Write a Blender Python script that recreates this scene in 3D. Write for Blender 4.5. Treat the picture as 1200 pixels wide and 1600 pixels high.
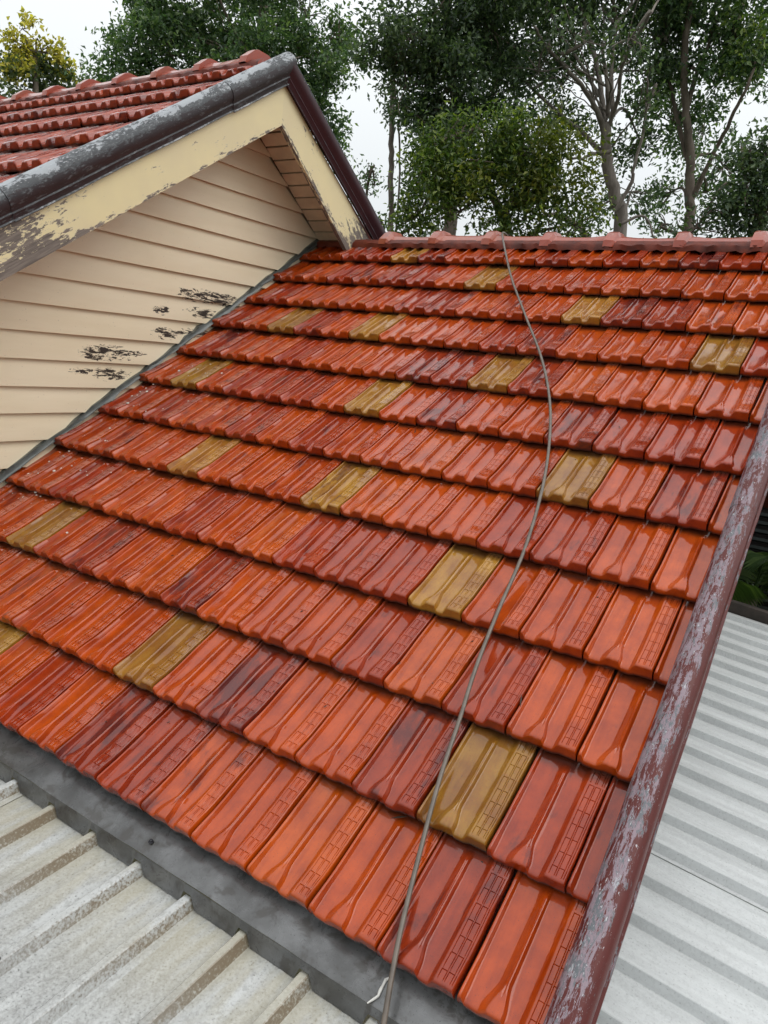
import bpy, bmesh, math, random
import numpy as np
from mathutils import Matrix, Vector

random.seed(7)
rng = np.random.default_rng(11)
for o in list(bpy.data.objects):
    bpy.data.objects.remove(o)
S = bpy.context.scene
COL = S.collection
R = math.radians

# ------------------------------------------------------------------ camera
CAM = Vector((0.47938, -1.32794, 1.42154))
RIGHT = Vector((0.833722, 0.543299, 0.098657))
DOWN = Vector((0.195245, -0.122926, -0.973020))
FWD = Vector((-0.516513, 0.830491, -0.208562))
FPX = 1148.7
cd = bpy.data.cameras.new('camera')
cd.sensor_fit = 'AUTO'; cd.sensor_width = 36.0; cd.lens = FPX / 1600 * 36
cd.clip_start = 0.05; cd.clip_end = 500
cam = bpy.data.objects.new('camera', cd); COL.objects.link(cam)
cam.matrix_world = Matrix(((RIGHT.x, -DOWN.x, -FWD.x, CAM.x), (RIGHT.y, -DOWN.y, -FWD.y, CAM.y),
                           (RIGHT.z, -DOWN.z, -FWD.z, CAM.z), (0, 0, 0, 1)))
S.camera = cam

# ------------------------------------------------------------------ sky, sun, exposure (wet overcast day)
SUN_EL, SUN_AZ = R(52), R(76)
W = bpy.data.worlds.new('World'); S.world = W; W.use_nodes = True
nt = W.node_tree; nt.nodes.clear()
out = nt.nodes.new('ShaderNodeOutputWorld'); bg = nt.nodes.new('ShaderNodeBackground')
sky = nt.nodes.new('ShaderNodeTexSky'); sky.sky_type = 'NISHITA'; sky.sun_disc = False
sky.sun_elevation = SUN_EL; sky.sun_rotation = SUN_AZ; sky.dust_density = 6.0; sky.air_density = 1.0
mx = nt.nodes.new('ShaderNodeMix'); mx.data_type = 'RGBA'; mx.inputs[0].default_value = 0.93
# overcast cover after the CIE standard sky: the zenith is nearly three times the horizon
tc = nt.nodes.new('ShaderNodeTexCoord'); sx = nt.nodes.new('ShaderNodeSeparateXYZ'); mr = nt.nodes.new('ShaderNodeMapRange')
nt.links.new(tc.outputs['Generated'], sx.inputs[0]); nt.links.new(sx.outputs[2], mr.inputs[0])
cc = nt.nodes.new('ShaderNodeMix'); cc.data_type = 'RGBA'; cc.inputs[6].default_value = (7.0, 7.4, 7.55, 1); cc.inputs[7].default_value = (17.6, 18.0, 18.3, 1)
nt.links.new(mr.outputs[0], cc.inputs[0]); nt.links.new(cc.outputs[2], mx.inputs[7])
nt.links.new(sky.outputs[0], mx.inputs[6]); nt.links.new(mx.outputs[2], bg.inputs[0])
bg.inputs[1].default_value = 0.1
nt.links.new(bg.outputs[0], out.inputs[0])
sl = bpy.data.lights.new('sun', 'SUN'); sl.energy = 0.75; sl.angle = R(40); sl.color = (1.0, 0.98, 0.95)
so = bpy.data.objects.new('sun', sl); COL.objects.link(so)
sdir = Vector((math.sin(SUN_AZ) * math.cos(SUN_EL), math.cos(SUN_AZ) * math.cos(SUN_EL), math.sin(SUN_EL)))
so.rotation_euler = sdir.to_track_quat('Z', 'Y').to_euler(); so.location = (0, 0, 30)
S.view_settings.view_transform = 'Standard'; S.view_settings.look = 'None'
S.view_settings.exposure = 0.0; S.view_settings.gamma = 1.0; S.view_settings.use_curve_mapping = False
S.render.engine = 'CYCLES'
cy = S.cycles
cy.max_bounces = 4; cy.diffuse_bounces = 2; cy.glossy_bounces = 2; cy.transmission_bounces = 2; cy.transparent_max_bounces = 4
cy.use_adaptive_sampling = True; cy.adaptive_threshold = 0.025

# ------------------------------------------------------------------ helpers
def at(px, py, D):
    """a point D metres from the camera along a picture direction"""
    d = (RIGHT * ((px - 600) / FPX) + DOWN * ((py - 800) / FPX) + FWD).normalized()
    return CAM + d * D

WM = {}
def link(o, parent=None, mw=None):
    """link at world matrix mw, below parent"""
    COL.objects.link(o)
    if mw is not None: o.matrix_basis = mw
    WM[o] = o.matrix_basis.copy()
    if parent is not None:
        o.parent = parent; o.matrix_parent_inverse = WM[parent].inverted()
    return o

def empty(name, loc, label, cat, group=None):
    o = bpy.data.objects.new(name, None); o.location = loc; link(o)
    tag(o, label, cat, group); o.empty_display_size = 0.1
    return o

def tag(o, label, cat, group=None, kind=None):
    o['label'] = label; o['category'] = cat
    if group: o['group'] = group
    if kind: o['kind'] = kind
    return o

def mesh(name, verts, faces, mat, smooth=None):
    me = bpy.data.meshes.new(name)
    me.from_pydata([tuple(v) for v in verts], [], [tuple(f) for f in faces])
    if smooth is not None:
        me.shade_smooth(); me.set_sharp_from_angle(angle=R(smooth))
    if mat: me.materials.append(mat)
    me.update()
    return me

class MB:
    def __init__(s): s.v = []; s.f = []
    def poly(s, pts):
        b = len(s.v); s.v += [tuple(p) for p in pts]; s.f.append(tuple(range(b, b + len(pts))))
    def box(s, a, b):
        (x0, y0, z0), (x1, y1, z1) = a, b
        k = len(s.v)
        s.v += [(x0, y0, z0), (x1, y0, z0), (x1, y1, z0), (x0, y1, z0), (x0, y0, z1), (x1, y0, z1), (x1, y1, z1), (x0, y1, z1)]
        s.f += [tuple(k + i for i in q) for q in ((3, 2, 1, 0), (4, 5, 6, 7), (0, 1, 5, 4), (1, 2, 6, 5), (2, 3, 7, 6), (3, 0, 4, 7))]
    def prism(s, poly2, fn, a, b):
        """closed prism: poly2 list of 2-D points, fn(p, t) -> 3-D"""
        k = len(s.v); n = len(poly2)
        s.v += [tuple(fn(p, a)) for p in poly2] + [tuple(fn(p, b)) for p in poly2]
        s.f += [tuple(k + i for i in range(n))[::-1], tuple(k + n + i for i in range(n))]
        s.f += [(k + i, k + (i + 1) % n, k + n + (i + 1) % n, k + n + i) for i in range(n)]
    def tube(s, pts, radii, n=8, cap=True):
        pts = [Vector(p) for p in pts]; k0 = len(s.v)
        up = Vector((0.3, 0.2, 1)).normalized()
        for i, p in enumerate(pts):
            t = (pts[min(i + 1, len(pts) - 1)] - pts[max(i - 1, 0)]).normalized()
            a = t.cross(up)
            if a.length < 1e-3: a = t.cross(Vector((1, 0, 0)))
            a.normalize(); b = t.cross(a)
            for j in range(n):
                w = 2 * math.pi * j / n
                s.v.append(tuple(p + (a * math.cos(w) + b * math.sin(w)) * radii[i]))
        for i in range(len(pts) - 1):
            for j in range(n):
                s.f.append((k0 + i * n + j, k0 + i * n + (j + 1) % n, k0 + (i + 1) * n + (j + 1) % n, k0 + (i + 1) * n + j))
        if cap:
            s.f.append(tuple(k0 + j for j in range(n))[::-1]); s.f.append(tuple(k0 + (len(pts) - 1) * n + j for j in range(n)))
    def build(s, name, mat, parent=None, smooth=None, mw=None):
        return link(bpy.data.objects.new(name, mesh(name, s.v, s.f, mat, smooth)), parent, mw)

# ------------------------------------------------------------------ material helpers
class NT:
    def __init__(s, name):
        s.m = bpy.data.materials.new(name); s.m.use_nodes = True; s.t = s.m.node_tree
        s.b = s.t.nodes['Principled BSDF']; s.tc = s.n('ShaderNodeTexCoord')
    def n(s, ty, **k):
        q = s.t.nodes.new(ty)
        for a, v in k.items(): setattr(q, a, v)
        return q
    def l(s, a, b): s.t.links.new(a, b)
    def put(s, sock, v):
        if hasattr(v, 'is_output') or isinstance(v, bpy.types.NodeSocket): s.l(v, sock)
        else: sock.default_value = v
    def math(s, op, a, b=0.0, c=None, clamp=False):
        q = s.n('ShaderNodeMath', operation=op); q.use_clamp = clamp
        s.put(q.inputs[0], a); s.put(q.inputs[1], b)
        if c is not None: s.put(q.inputs[2], c)
        return q.outputs[0]
    def mix(s, fac, a, b, mode='MIX'):
        q = s.n('ShaderNodeMix', data_type='RGBA', blend_type=mode); q.clamp_factor = True
        s.put(q.inputs[0], fac)
        for i, v in ((6, a), (7, b)):
            if isinstance(v, (tuple, list)) and len(v) == 3: v = (*v, 1)
            s.put(q.inputs[i], v)
        return q.outputs[2]
    def obj(s): return s.tc.outputs['Object']
    def vscale(s, v, sc):
        q = s.n('ShaderNodeVectorMath', operation='MULTIPLY'); s.put(q.inputs[0], v); q.inputs[1].default_value = sc
        return q.outputs[0]
    def vadd(s, v, w):
        q = s.n('ShaderNodeVectorMath', operation='ADD'); s.put(q.inputs[0], v); s.put(q.inputs[1], w)
        return q.outputs[0]
    def noise(s, v, scale, detail=4, rough=0.55, dist=0.0):
        q = s.n('ShaderNodeTexNoise'); s.put(q.inputs['Vector'], v); q.inputs['Scale'].default_value = scale
        q.inputs['Detail'].default_value = detail; q.inputs['Roughness'].default_value = rough; q.inputs['Distortion'].default_value = dist
        return q.outputs[0]
    def ramp(s, v, lo, hi, a=0.0, b=1.0):
        q = s.n('ShaderNodeMapRange'); q.interpolation_type = 'SMOOTHSTEP'
        s.put(q.inputs[0], v); s.put(q.inputs[1], lo); s.put(q.inputs[2], hi); q.inputs[3].default_value = a; q.inputs[4].default_value = b
        return q.outputs[0]
    def sep(s, v):
        q = s.n('ShaderNodeSeparateXYZ'); s.put(q.inputs[0], v); return q.outputs
    def bump(s, h, strength, dist=0.01):
        q = s.n('ShaderNodeBump'); q.inputs['Strength'].default_value = strength; q.inputs['Distance'].default_value = dist
        s.put(q.inputs['Height'], h); s.l(q.outputs[0], s.b.inputs['Normal']); return q.outputs[0]
    def set(s, **k):
        names = {'col': 'Base Color', 'rough': 'Roughness', 'metal': 'Metallic', 'spec': 'Specular IOR Level', 'coat': 'Coat Weight',
                 'crough': 'Coat Roughness', 'cior': 'Coat IOR', 'ior': 'IOR'}
        for a, v in k.items():
            if isinstance(v, (tuple, list)) and len(v) == 3: v = (*v, 1)
            s.put(s.b.inputs[names[a]], v)
        return s.m

def mat_tile():
    m = NT('wet_terracotta')
    oi = m.n('ShaderNodeObjectInfo')
    off = m.n('ShaderNodeCombineXYZ'); m.l(m.math('MULTIPLY', oi.outputs['Random'], 37.0), off.inputs[0])
    m.l(m.math('MULTIPLY', oi.outputs['Random'], 91.0), off.inputs[1])
    v = m.vadd(m.obj(), off.outputs[0])
    base = oi.outputs['Color']
    big = m.noise(v, 9, 4, 0.6)
    fine = m.noise(v, 160, 3, 0.6)
    c = m.mix(m.ramp(big, 0.3, 0.7), m.mix(1.0, base, (0.80, 0.70, 0.8), 'MULTIPLY'), m.mix(1.0, base, (1.16, 1.24, 1.1), 'MULTIPLY'))
    lon = m.noise(m.vscale(v, (1.0, 0.10, 1.0)), 42, 4, 0.6)
    c = m.mix(m.ramp(lon, 0.42, 0.72, 0, 0.55), c, m.mix(1.0, c, (0.68, 0.55, 0.6), 'MULTIPLY'))
    # dark manganese bloom, in streaks that run down the tile, much of it on some tiles
    st = m.noise(m.vscale(v, (1.0, 0.35, 1.0)), 16, 5, 0.6, 0.4)
    amt = m.math('SUBTRACT', 0.78, m.math('MULTIPLY', oi.outputs['Alpha'], 0.42))
    c = m.mix(m.math('MULTIPLY', m.ramp(st, amt, m.math('ADD', amt, 0.16)), 0.85), c, m.mix(0.25, m.mix(1.0, c, (0.36, 0.28, 0.45), 'MULTIPLY'), (0.10, 0.03, 0.035)))
    # black specks of grime
    sp = m.noise(v, 330, 1, 0.5)
    c = m.mix(m.ramp(sp, 0.70, 0.75, 0, 0.75), c, (0.05, 0.02, 0.012))
    c = m.mix(m.ramp(fine, 0.5, 0.8, 0, 0.25), c, (0.33, 0.045, 0.012))
    # gap shade painted into the colour, in the lap and along the lower lip
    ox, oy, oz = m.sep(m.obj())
    dirt_or_shade = m.math('MAXIMUM', m.ramp(m.math('ADD', oy, m.math('MULTIPLY', big, 0.05)), 0.325, 0.365), m.math('MULTIPLY', m.ramp(oy, 0.012, 0.003), m.ramp(m.math('ADD', oz, m.math('MULTIPLY', big, 0.012)), 0.026, 0.012)))
    c = m.mix(m.math('MULTIPLY', dirt_or_shade, 0.88), c, (0.035, 0.011, 0.006))
    wet = m.ramp(m.noise(v, 14, 3, 0.6), 0.3, 0.65, 0.02, 0.10)
    rip = m.noise(m.vscale(v, (1, 0.5, 1)), 55, 3, 0.55)
    n1 = m.n('ShaderNodeBump'); n1.inputs['Strength'].default_value = 0.06; n1.inputs['Distance'].default_value = 0.004
    m.l(rip, n1.inputs['Height'])
    m.l(n1.outputs[0], m.b.inputs['Coat Normal'])
    m.bump(fine, 0.14, 0.001)
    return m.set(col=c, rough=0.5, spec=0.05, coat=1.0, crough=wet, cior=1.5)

def mat_pointing():
    m = NT('red_pointing'); v = m.obj()
    c = m.mix(m.ramp(m.noise(v, 12, 5), 0.35, 0.7), (0.15, 0.026, 0.011), (0.07, 0.014, 0.008))
    m.bump(m.noise(v, 60, 5, 0.65), 0.5, 0.006)
    return m.set(col=c, rough=0.6, coat=0.1, crough=0.3, spec=0.25)

def mat_ridge():
    m = NT('ridge_terracotta'); v = m.obj()
    oi = m.n('ShaderNodeObjectInfo')
    c = m.mix(m.ramp(m.noise(v, 9, 5, 0.65), 0.35, 0.7), oi.outputs['Color'], (0.27, 0.06, 0.04))
    c = m.mix(m.ramp(m.noise(m.vscale(v, (0.5, 1, 1)), 40, 4, 0.7), 0.56, 0.7, 0, 0.35), c, (0.36, 0.19, 0.15))
    m.bump(m.noise(v, 130, 4, 0.6), 0.2, 0.003)
    return m.set(col=c, rough=0.4, coat=0.6, crough=0.10, spec=0.3)

def mat_flat(name, col, rough=0.6, var=0.25, scale=8.0, coat=0.0, bump=0.15, bscale=90, crough=0.2):
    m = NT(name); v = m.obj()
    c = m.mix(m.ramp(m.noise(v, scale, 5, 0.6), 0.3, 0.7), tuple(x * (1 - var) for x in col), tuple(min(1, x * (1 + var)) for x in col))
    m.bump(m.noise(v, bscale, 4, 0.6), bump, 0.003)
    return m.set(col=c, rough=rough, coat=coat, crough=crough)

def mat_weatherboard():
    m = NT('cream_weatherboard')
    geo = m.n('ShaderNodeNewGeometry'); v = geo.outputs['Position']
    x, y, z = m.sep(v)
    sv = m.vscale(v, (1, 0.12, 1))
    c = m.mix(m.ramp(m.noise(sv, 10, 5, 0.6), 0.3, 0.75), (0.83, 0.725, 0.525), (0.775, 0.66, 0.46))
    c = m.mix(m.ramp(m.noise(m.vscale(v, (1, 0.6, 1)), 2.1, 3, 0.5), 0.42, 0.68, 0, 0.35), c, (0.84, 0.73, 0.55))
    c = m.mix(m.ramp(m.noise(v, 120, 2, 0.5), 0.72, 0.76, 0, 0.6), c, (0.14, 0.10, 0.07))
    # patches where the paint is gone and the wood is black, along the flashing
    tot = None
    for (cy, cz, ry, rz) in [(a_, b_, c_ * 1.25, d_ * 1.05) for a_, b_, c_, d_ in PATCHES]:
        a = m.math('DIVIDE', m.math('SUBTRACT', y, cy), ry); b = m.math('DIVIDE', m.math('SUBTRACT', z, cz), rz)
        d = m.math('SUBTRACT', 1.0, m.math('ADD', m.math('MULTIPLY', a, a), m.math('MULTIPLY', b, b)), clamp=True)
        tot = d if tot is None else m.math('MAXIMUM', tot, d)
    pn = m.noise(m.vscale(v, (1, 0.25, 1)), 62, 7, 0.75, 0.5)
    pk = m.ramp(m.math('ADD', m.math('MULTIPLY', m.math('POWER', tot, 0.6), 0.205), pn), 0.655, 0.672)
    pk = m.math('MULTIPLY', pk, m.ramp(tot, 0.0, 0.05))
    c = m.mix(pk, c, (0.035, 0.026, 0.02))
    h = m.math('SUBTRACT', m.noise(sv, 60, 4, 0.6), m.math('MULTIPLY', pk, 0.9))
    m.bump(h, 0.22, 0.003)
    return m.set(col=c, rough=m.ramp(m.noise(v, 6, 3), 0.3, 0.7, 0.38, 0.55), spec=0.4)

def mat_barge(name, lo_end, seed, bias=0.0):
    """cream paint flaking off grey timber; local x runs along the board, z across it"""
    m = NT(name); v = m.vadd(m.obj(), (seed, 0, 0)); x, y, z = m.sep(m.obj())
    sv = m.vscale(v, (0.28, 1, 1))
    pn = m.noise(sv, 40, 8, 0.75, 0.25)
    wide = m.noise(m.vscale(v, (0.6, 1, 1)), 5, 4, 0.6)
    edge = m.ramp(z, 0.0, 0.05, 0.17, 0.0)
    end = m.ramp(x, lo_end[0], lo_end[1], 0.0, 0.27)
    k = m.math('ADD', m.math('ADD', m.math('ADD', pn, edge), end), m.math('MULTIPLY', m.math('SUBTRACT', wide, 0.5 - bias), 0.55))
    peel = m.ramp(k, 0.69, 0.705)
    rim = m.ramp(k, 0.645, 0.69)
    grain = m.noise(m.vscale(v, (0.06, 1, 1)), 90, 5, 0.6)
    wood = m.mix(m.ramp(grain, 0.3, 0.7), (0.10, 0.082, 0.07), (0.24, 0.20, 0.165))
    paint = m.mix(m.ramp(m.noise(v, 3.5, 4), 0.3, 0.7), (0.76, 0.655, 0.37), (0.70, 0.60, 0.36))
    paint = m.mix(m.math('MULTIPLY', rim, 0.55), paint, (0.70, 0.63, 0.46))
    paint = m.mix(m.ramp(m.noise(v, 70, 3), 0.7, 0.75, 0, 0.5), paint, (0.2, 0.14, 0.08))
    c = m.mix(peel, paint, wood)
    m.bump(m.math('SUBTRACT', m.math('MULTIPLY', grain, 0.25), peel), 0.35, 0.002)
    return m.set(col=c, rough=m.math('ADD', m.math('MULTIPLY', peel, 0.25), 0.42))

def mat_roll(name, base, patchA, patchB, thr, along=0.12, side=False, lichen=0.62, rough=0.35):
    """weathered metal roll: local x runs along it, z up"""
    m = NT(name); v = m.obj(); x, y, z = m.sep(v)
    g = m.n('ShaderNodeNewGeometry')
    nx, ny, nz = m.sep(m.tc.outputs['Normal'])
    sv = m.vscale(v, (along, 1, 1))
    n1 = m.noise(sv, 80, 7, 0.75, 0.35)
    n2 = m.noise(m.vscale(v, (0.35, 1, 1)), 34, 8, 0.8, 0.3)
    n3 = m.noise(m.vscale(v, (0.4, 1, 1)), 150, 5, 0.7)
    wear = m.ramp(ny, -0.95, -0.35, -0.08, 0.03) if side else m.ramp(nz, -0.2, 0.9, -0.14, 0.10)          # the paint has gone from the upper side first
    a = m.ramp(m.math('ADD', m.math('ADD', m.math('MULTIPLY', n1, 0.5), m.math('MULTIPLY', n2, 0.5)), wear), thr, thr + 0.03)
    b = m.ramp(m.math('ADD', m.math('MULTIPLY', n2, 0.6), m.math('MULTIPLY', n3, 0.4)), 0.50, 0.56)
    c = m.mix(m.ramp(n1, 0.4, 0.7, 0, 0.5), base, tuple(q * 0.6 for q in base))
    c = m.mix(a, c, m.mix(b, patchA, patchB))
    fl = m.ramp(m.math('ADD', n3, m.math('MULTIPLY', wear, 0.6)), 0.63, 0.67, 0, 0.8)
    c = m.mix(fl, c, (0.52, 0.50, 0.52))
    c = m.mix(m.ramp(m.math('ADD', m.noise(m.vscale(v, (0.5, 1, 1)), 13, 8, 0.75, 0.3), m.math('MULTIPLY', wear, 0.8)), lichen, lichen + 0.05, 0, 0.8), c, (0.40, 0.42, 0.44))
    m.bump(m.math('ADD', m.math('MULTIPLY', a, -0.4), n3), 0.28, 0.002)
    return m.set(col=c, rough=m.math('ADD', m.math('MULTIPLY', a, 0.2), rough), coat=0.08, crough=0.2, spec=0.22)

def mat_sheet(name, col, dirt_or_shade, dirt_amt, moss):
    """weathered pale roof sheeting: local y runs along the ribs"""
    m = NT(name); v = m.obj(); x, y, z = m.sep(v)
    n1 = m.noise(m.vscale(v, (1, 0.25, 1)), 9, 6, 0.65)
    n2 = m.noise(v, 130, 4, 0.7)
    n3 = m.noise(m.vscale(v, (1, 0.12, 1)), 30, 5, 0.65)
    c = m.mix(m.ramp(n3, 0.35, 0.7, 0, 0.6), col, tuple(q * 0.78 for q in col))
    c = m.mix(m.ramp(m.math('ADD', m.math('MULTIPLY', n1, 0.55), m.math('MULTIPLY', n2, 0.45)), 0.5 - dirt_amt * 0.12, 0.66, 0, dirt_amt), c, dirt_or_shade)
    c = m.mix(m.ramp(n2, 0.60, 0.70, 0, dirt_amt), c, tuple(q * 0.35 for q in dirt_or_shade))
    c = m.mix(m.ramp(m.noise(v, 45, 5, 0.75), 0.5, 0.62, 0, dirt_amt * 0.5), c, dirt_or_shade)
    if moss:
        # lichen-yellow grime gathers towards the upstand and on the flanks of the ribs
        up = m.ramp(y, -0.45, -0.02, 0, 1)
        k = m.math('MULTIPLY', up, m.ramp(n1, 0.35, 0.6))
        c = m.mix(m.math('MULTIPLY', k, 0.5), c, (0.44, 0.40, 0.28))
        nx, ny, nz = m.sep(m.tc.outputs['Normal'])
        side = m.math('MULTIPLY', m.ramp(nx, 0.3, 0.7), m.ramp(m.math('ADD', m.math('MULTIPLY', n2, 0.6), m.math('MULTIPLY', n1, 0.4)), 0.42, 0.56))
        c = m.mix(m.math('MULTIPLY', side, m.ramp(y, -0.6, -0.04, 0.05, 0.8)), c, (0.16, 0.11, 0.06))
    m.bump(m.math('ADD', n2, m.math('MULTIPLY', n3, 0.3)), 0.12, 0.002)
    return m.set(col=c, rough=0.36, spec=0.5)

def mat_apron():
    m = NT('apron_metal'); v = m.obj()
    n1 = m.noise(v, 5, 6, 0.65); n2 = m.noise(v, 90, 4, 0.7); n3 = m.noise(v, 17, 6, 0.65, 0.5)
    c = m.mix(m.ramp(n1, 0.35, 0.65), (0.06, 0.06, 0.058), (0.15, 0.152, 0.152))
    c = m.mix(m.ramp(n3, 0.52, 0.62, 0, 0.7), c, (0.045, 0.04, 0.034))
    c = m.mix(m.ramp(m.noise(v, 210, 3, 0.6), 0.64, 0.7, 0, 0.8), c, (0.02, 0.018, 0.015))
    c = m.mix(m.ramp(n2, 0.66, 0.72, 0, 0.6), c, (0.03, 0.028, 0.025))
    m.bump(n3, 0.12, 0.004)
    return m.set(col=c, rough=m.ramp(n3, 0.35, 0.65, 0.22, 0.5), metal=0.25, coat=0.5, crough=0.15)

def mat_leaf(name, a, b, c, trans=0.4):
    m = NT(name)
    g = m.n('ShaderNodeNewGeometry'); r = g.outputs['Random Per Island']
    q = m.n('ShaderNodeValToRGB'); q.color_ramp.elements[0].color = (*a, 1); q.color_ramp.elements[1].color = (*c, 1)
    e = q.color_ramp.elements.new(0.6); e.color = (*b, 1)
    m.l(r, q.inputs[0])
    p = m.b; m.set(col=q.outputs[0], rough=0.38, spec=0.5)
    tr = m.n('ShaderNodeBsdfTranslucent'); m.l(m.mix(1.0, q.outputs[0], (1.3, 1.5, 0.6), 'MULTIPLY'), tr.inputs[0])
    ms = m.n('ShaderNodeMixShader'); ms.inputs[0].default_value = trans
    o = m.t.nodes['Material Output']
    m.l(p.outputs[0], ms.inputs[1]); m.l(tr.outputs[0], ms.inputs[2]); m.l(ms.outputs[0], o.inputs[0])
    return m.m

def mat_bark(name, a, b):
    m = NT(name); v = m.obj()
    n1 = m.noise(m.vscale(v, (1, 1, 0.25)), 9, 6, 0.65); n2 = m.noise(m.vscale(v, (1, 1, 0.3)), 40, 5, 0.7)
    c = m.mix(m.ramp(n1, 0.35, 0.65), a, b)
    c = m.mix(m.ramp(n2, 0.55, 0.7, 0, 0.6), c, tuple(q * 0.4 for q in a))
    m.bump(n2, 0.5, 0.02)
    return m.set(col=c, rough=0.75)

PATCHES = [(2.246, 1.673, 0.285, 0.049), (1.853, 1.551, 0.070, 0.034), (2.186, 1.565, 0.148, 0.041), (1.885, 1.415, 0.103, 0.039),
           (2.149, 1.431, 0.159, 0.037), (1.458, 1.270, 0.170, 0.051), (1.671, 1.278, 0.067, 0.023), (1.492, 1.149, 0.136, 0.041),
           (1.300, 1.161, 0.083, 0.021), (1.756, 1.170, 0.059, 0.023), (2.102, 1.293, 0.089, 0.025), (2.401, 1.565, 0.060, 0.042)]

M = {}
M['tile'] = mat_tile(); M['point'] = mat_pointing(); M['ridge'] = mat_ridge()
M['deck'] = mat_flat('dark_underlay', (0.02, 0.016, 0.014), 0.9)
M['board'] = mat_weatherboard()
M['bargeL'] = mat_barge('flaking_cream_paint', (1.35, 2.0), 0.0)
M['bargeR'] = mat_barge('flaking_cream_paint_far', (0.85, 1.15), 5.3, 0.11)
M['soffit'] = mat_flat('cream_soffit_paint', (0.62, 0.50, 0.35), 0.55, 0.12, 5)
M['zinc'] = mat_roll('weathered_zinc_roll', (0.045, 0.036, 0.038), (0.07, 0.075, 0.08), (0.125, 0.132, 0.138), 0.40, 0.25, False, 0.55)
M['zincR'] = mat_roll('dark_zinc_roll', (0.05, 0.021, 0.025), (0.045, 0.043, 0.048), (0.08, 0.08, 0.09), 0.46, 0.25, False, 0.70)
M['maroon'] = mat_roll('flaking_maroon_roll', (0.095, 0.019, 0.016), (0.25, 0.19, 0.215), (0.12, 0.13, 0.14), 0.505, 0.16, True, 0.66)
M['apron'] = mat_apron()
M['lead'] = mat_flat('lead_flashing', (0.07, 0.08, 0.073), 0.45, 0.35, 14, 0.4, 0.3)
M['sheetL'] = mat_sheet('weathered_pale_sheet', (0.48, 0.49, 0.48), (0.21, 0.21, 0.20), 0.85, True)
M['sheetR'] = mat_sheet('white_roof_sheet', (0.62, 0.64, 0.635), (0.40, 0.41, 0.405), 0.5, False)
M['cable'] = mat_flat('grey_brown_rubber', (0.105, 0.082, 0.062), 0.45, 0.25, 30, 0.4, 0.15, 200)
M['screw'] = mat_flat('dark_screw', (0.03, 0.03, 0.035), 0.4)
M['flake'] = mat_flat('white_paint_flakes', (0.75, 0.73, 0.68), 0.6)
M['litter'] = mat_flat('dark_leaf_litter', (0.03, 0.02, 0.012), 0.7)
M['wallcream'] = mat_flat('plain_cream_wall', (0.5, 0.42, 0.3), 0.7)
M['darktimber'] = mat_flat('dark_wet_timber', (0.035, 0.026, 0.02), 0.6, 0.4, 12)
M['slat'] = mat_flat('dark_green_slat', (0.018, 0.023, 0.022), 0.55, 0.3, 6)
M['ground'] = mat_flat('damp_grass_ground', (0.05, 0.07, 0.03), 0.9, 0.4, 1.5)
M['bark'] = mat_bark('grey_bark', (0.13, 0.108, 0.09), (0.23, 0.20, 0.17))
M['bark2'] = mat_bark('brown_bark', (0.11, 0.085, 0.065), (0.20, 0.16, 0.125))
M['leafA'] = mat_leaf('dark_green_leaf', (0.053, 0.094, 0.053), (0.104, 0.184, 0.086), (0.245, 0.333, 0.146))  # haze put into the colour: the green is lightened and greyed
M['leafB'] = mat_leaf('mid_green_leaf', (0.037, 0.071, 0.019), (0.089, 0.151, 0.032), (0.254, 0.312, 0.060))
M['leafC'] = mat_leaf('deep_green_leaf', (0.034, 0.057, 0.036), (0.074, 0.122, 0.062), (0.166, 0.229, 0.104))  # deep green leaf, greyed and lightened in the colour to stand for haze
M['leafY'] = mat_leaf('yellow_green_leaf', (0.207, 0.207, 0.036), (0.517, 0.431, 0.072), (0.724, 0.621, 0.126))
M['leafG'] = mat_leaf('grey_green_leaf', (0.065, 0.098, 0.052), (0.117, 0.156, 0.078), (0.195, 0.221, 0.091))
M['palm'] = mat_leaf('palm_leaflet', (0.03, 0.055, 0.018), (0.05, 0.09, 0.03), (0.10, 0.15, 0.05))

GROUND = -3.2
P33 = R(33.0)
RM = Matrix.Rotation(P33, 4, 'X')                  # roof frame: x along the ridge, y up the slope, z off the roof
TW, TG = 0.21191, 0.34
DV = [0.0117, 0.0008, 0.0001, -0.0033, -0.0001, -0.008, -0.0076, -0.0078, 0.0016, 0.0032, 0.0013, 0.0079]
DU = [-0.0227, 0.0037, 0.0106, 0.0123, 0.0094, 0.0031, 0.0021, -0.0009, -0.0026, -0.0013, -0.0072, -0.0064]
XW = -3.244                                        # face of the gable wall
XB = -2.90                                         # face of the bargeboards
RIDGE_S = 4.10
TAN = math.tan(P33)

# ------------------------------------------------------------------ ground
g = MB(); g.poly([(-150, -150, GROUND), (150, -150, GROUND), (150, 150, GROUND), (-150, 150, GROUND)])
go = g.build('ground', M['ground']); go['kind'] = 'structure'

# ------------------------------------------------------------------ roof tile
def smst(a, b, x):
    t = min(1, max(0, (x - a) / (b - a))); return t * t * (3 - 2 * t)

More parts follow.
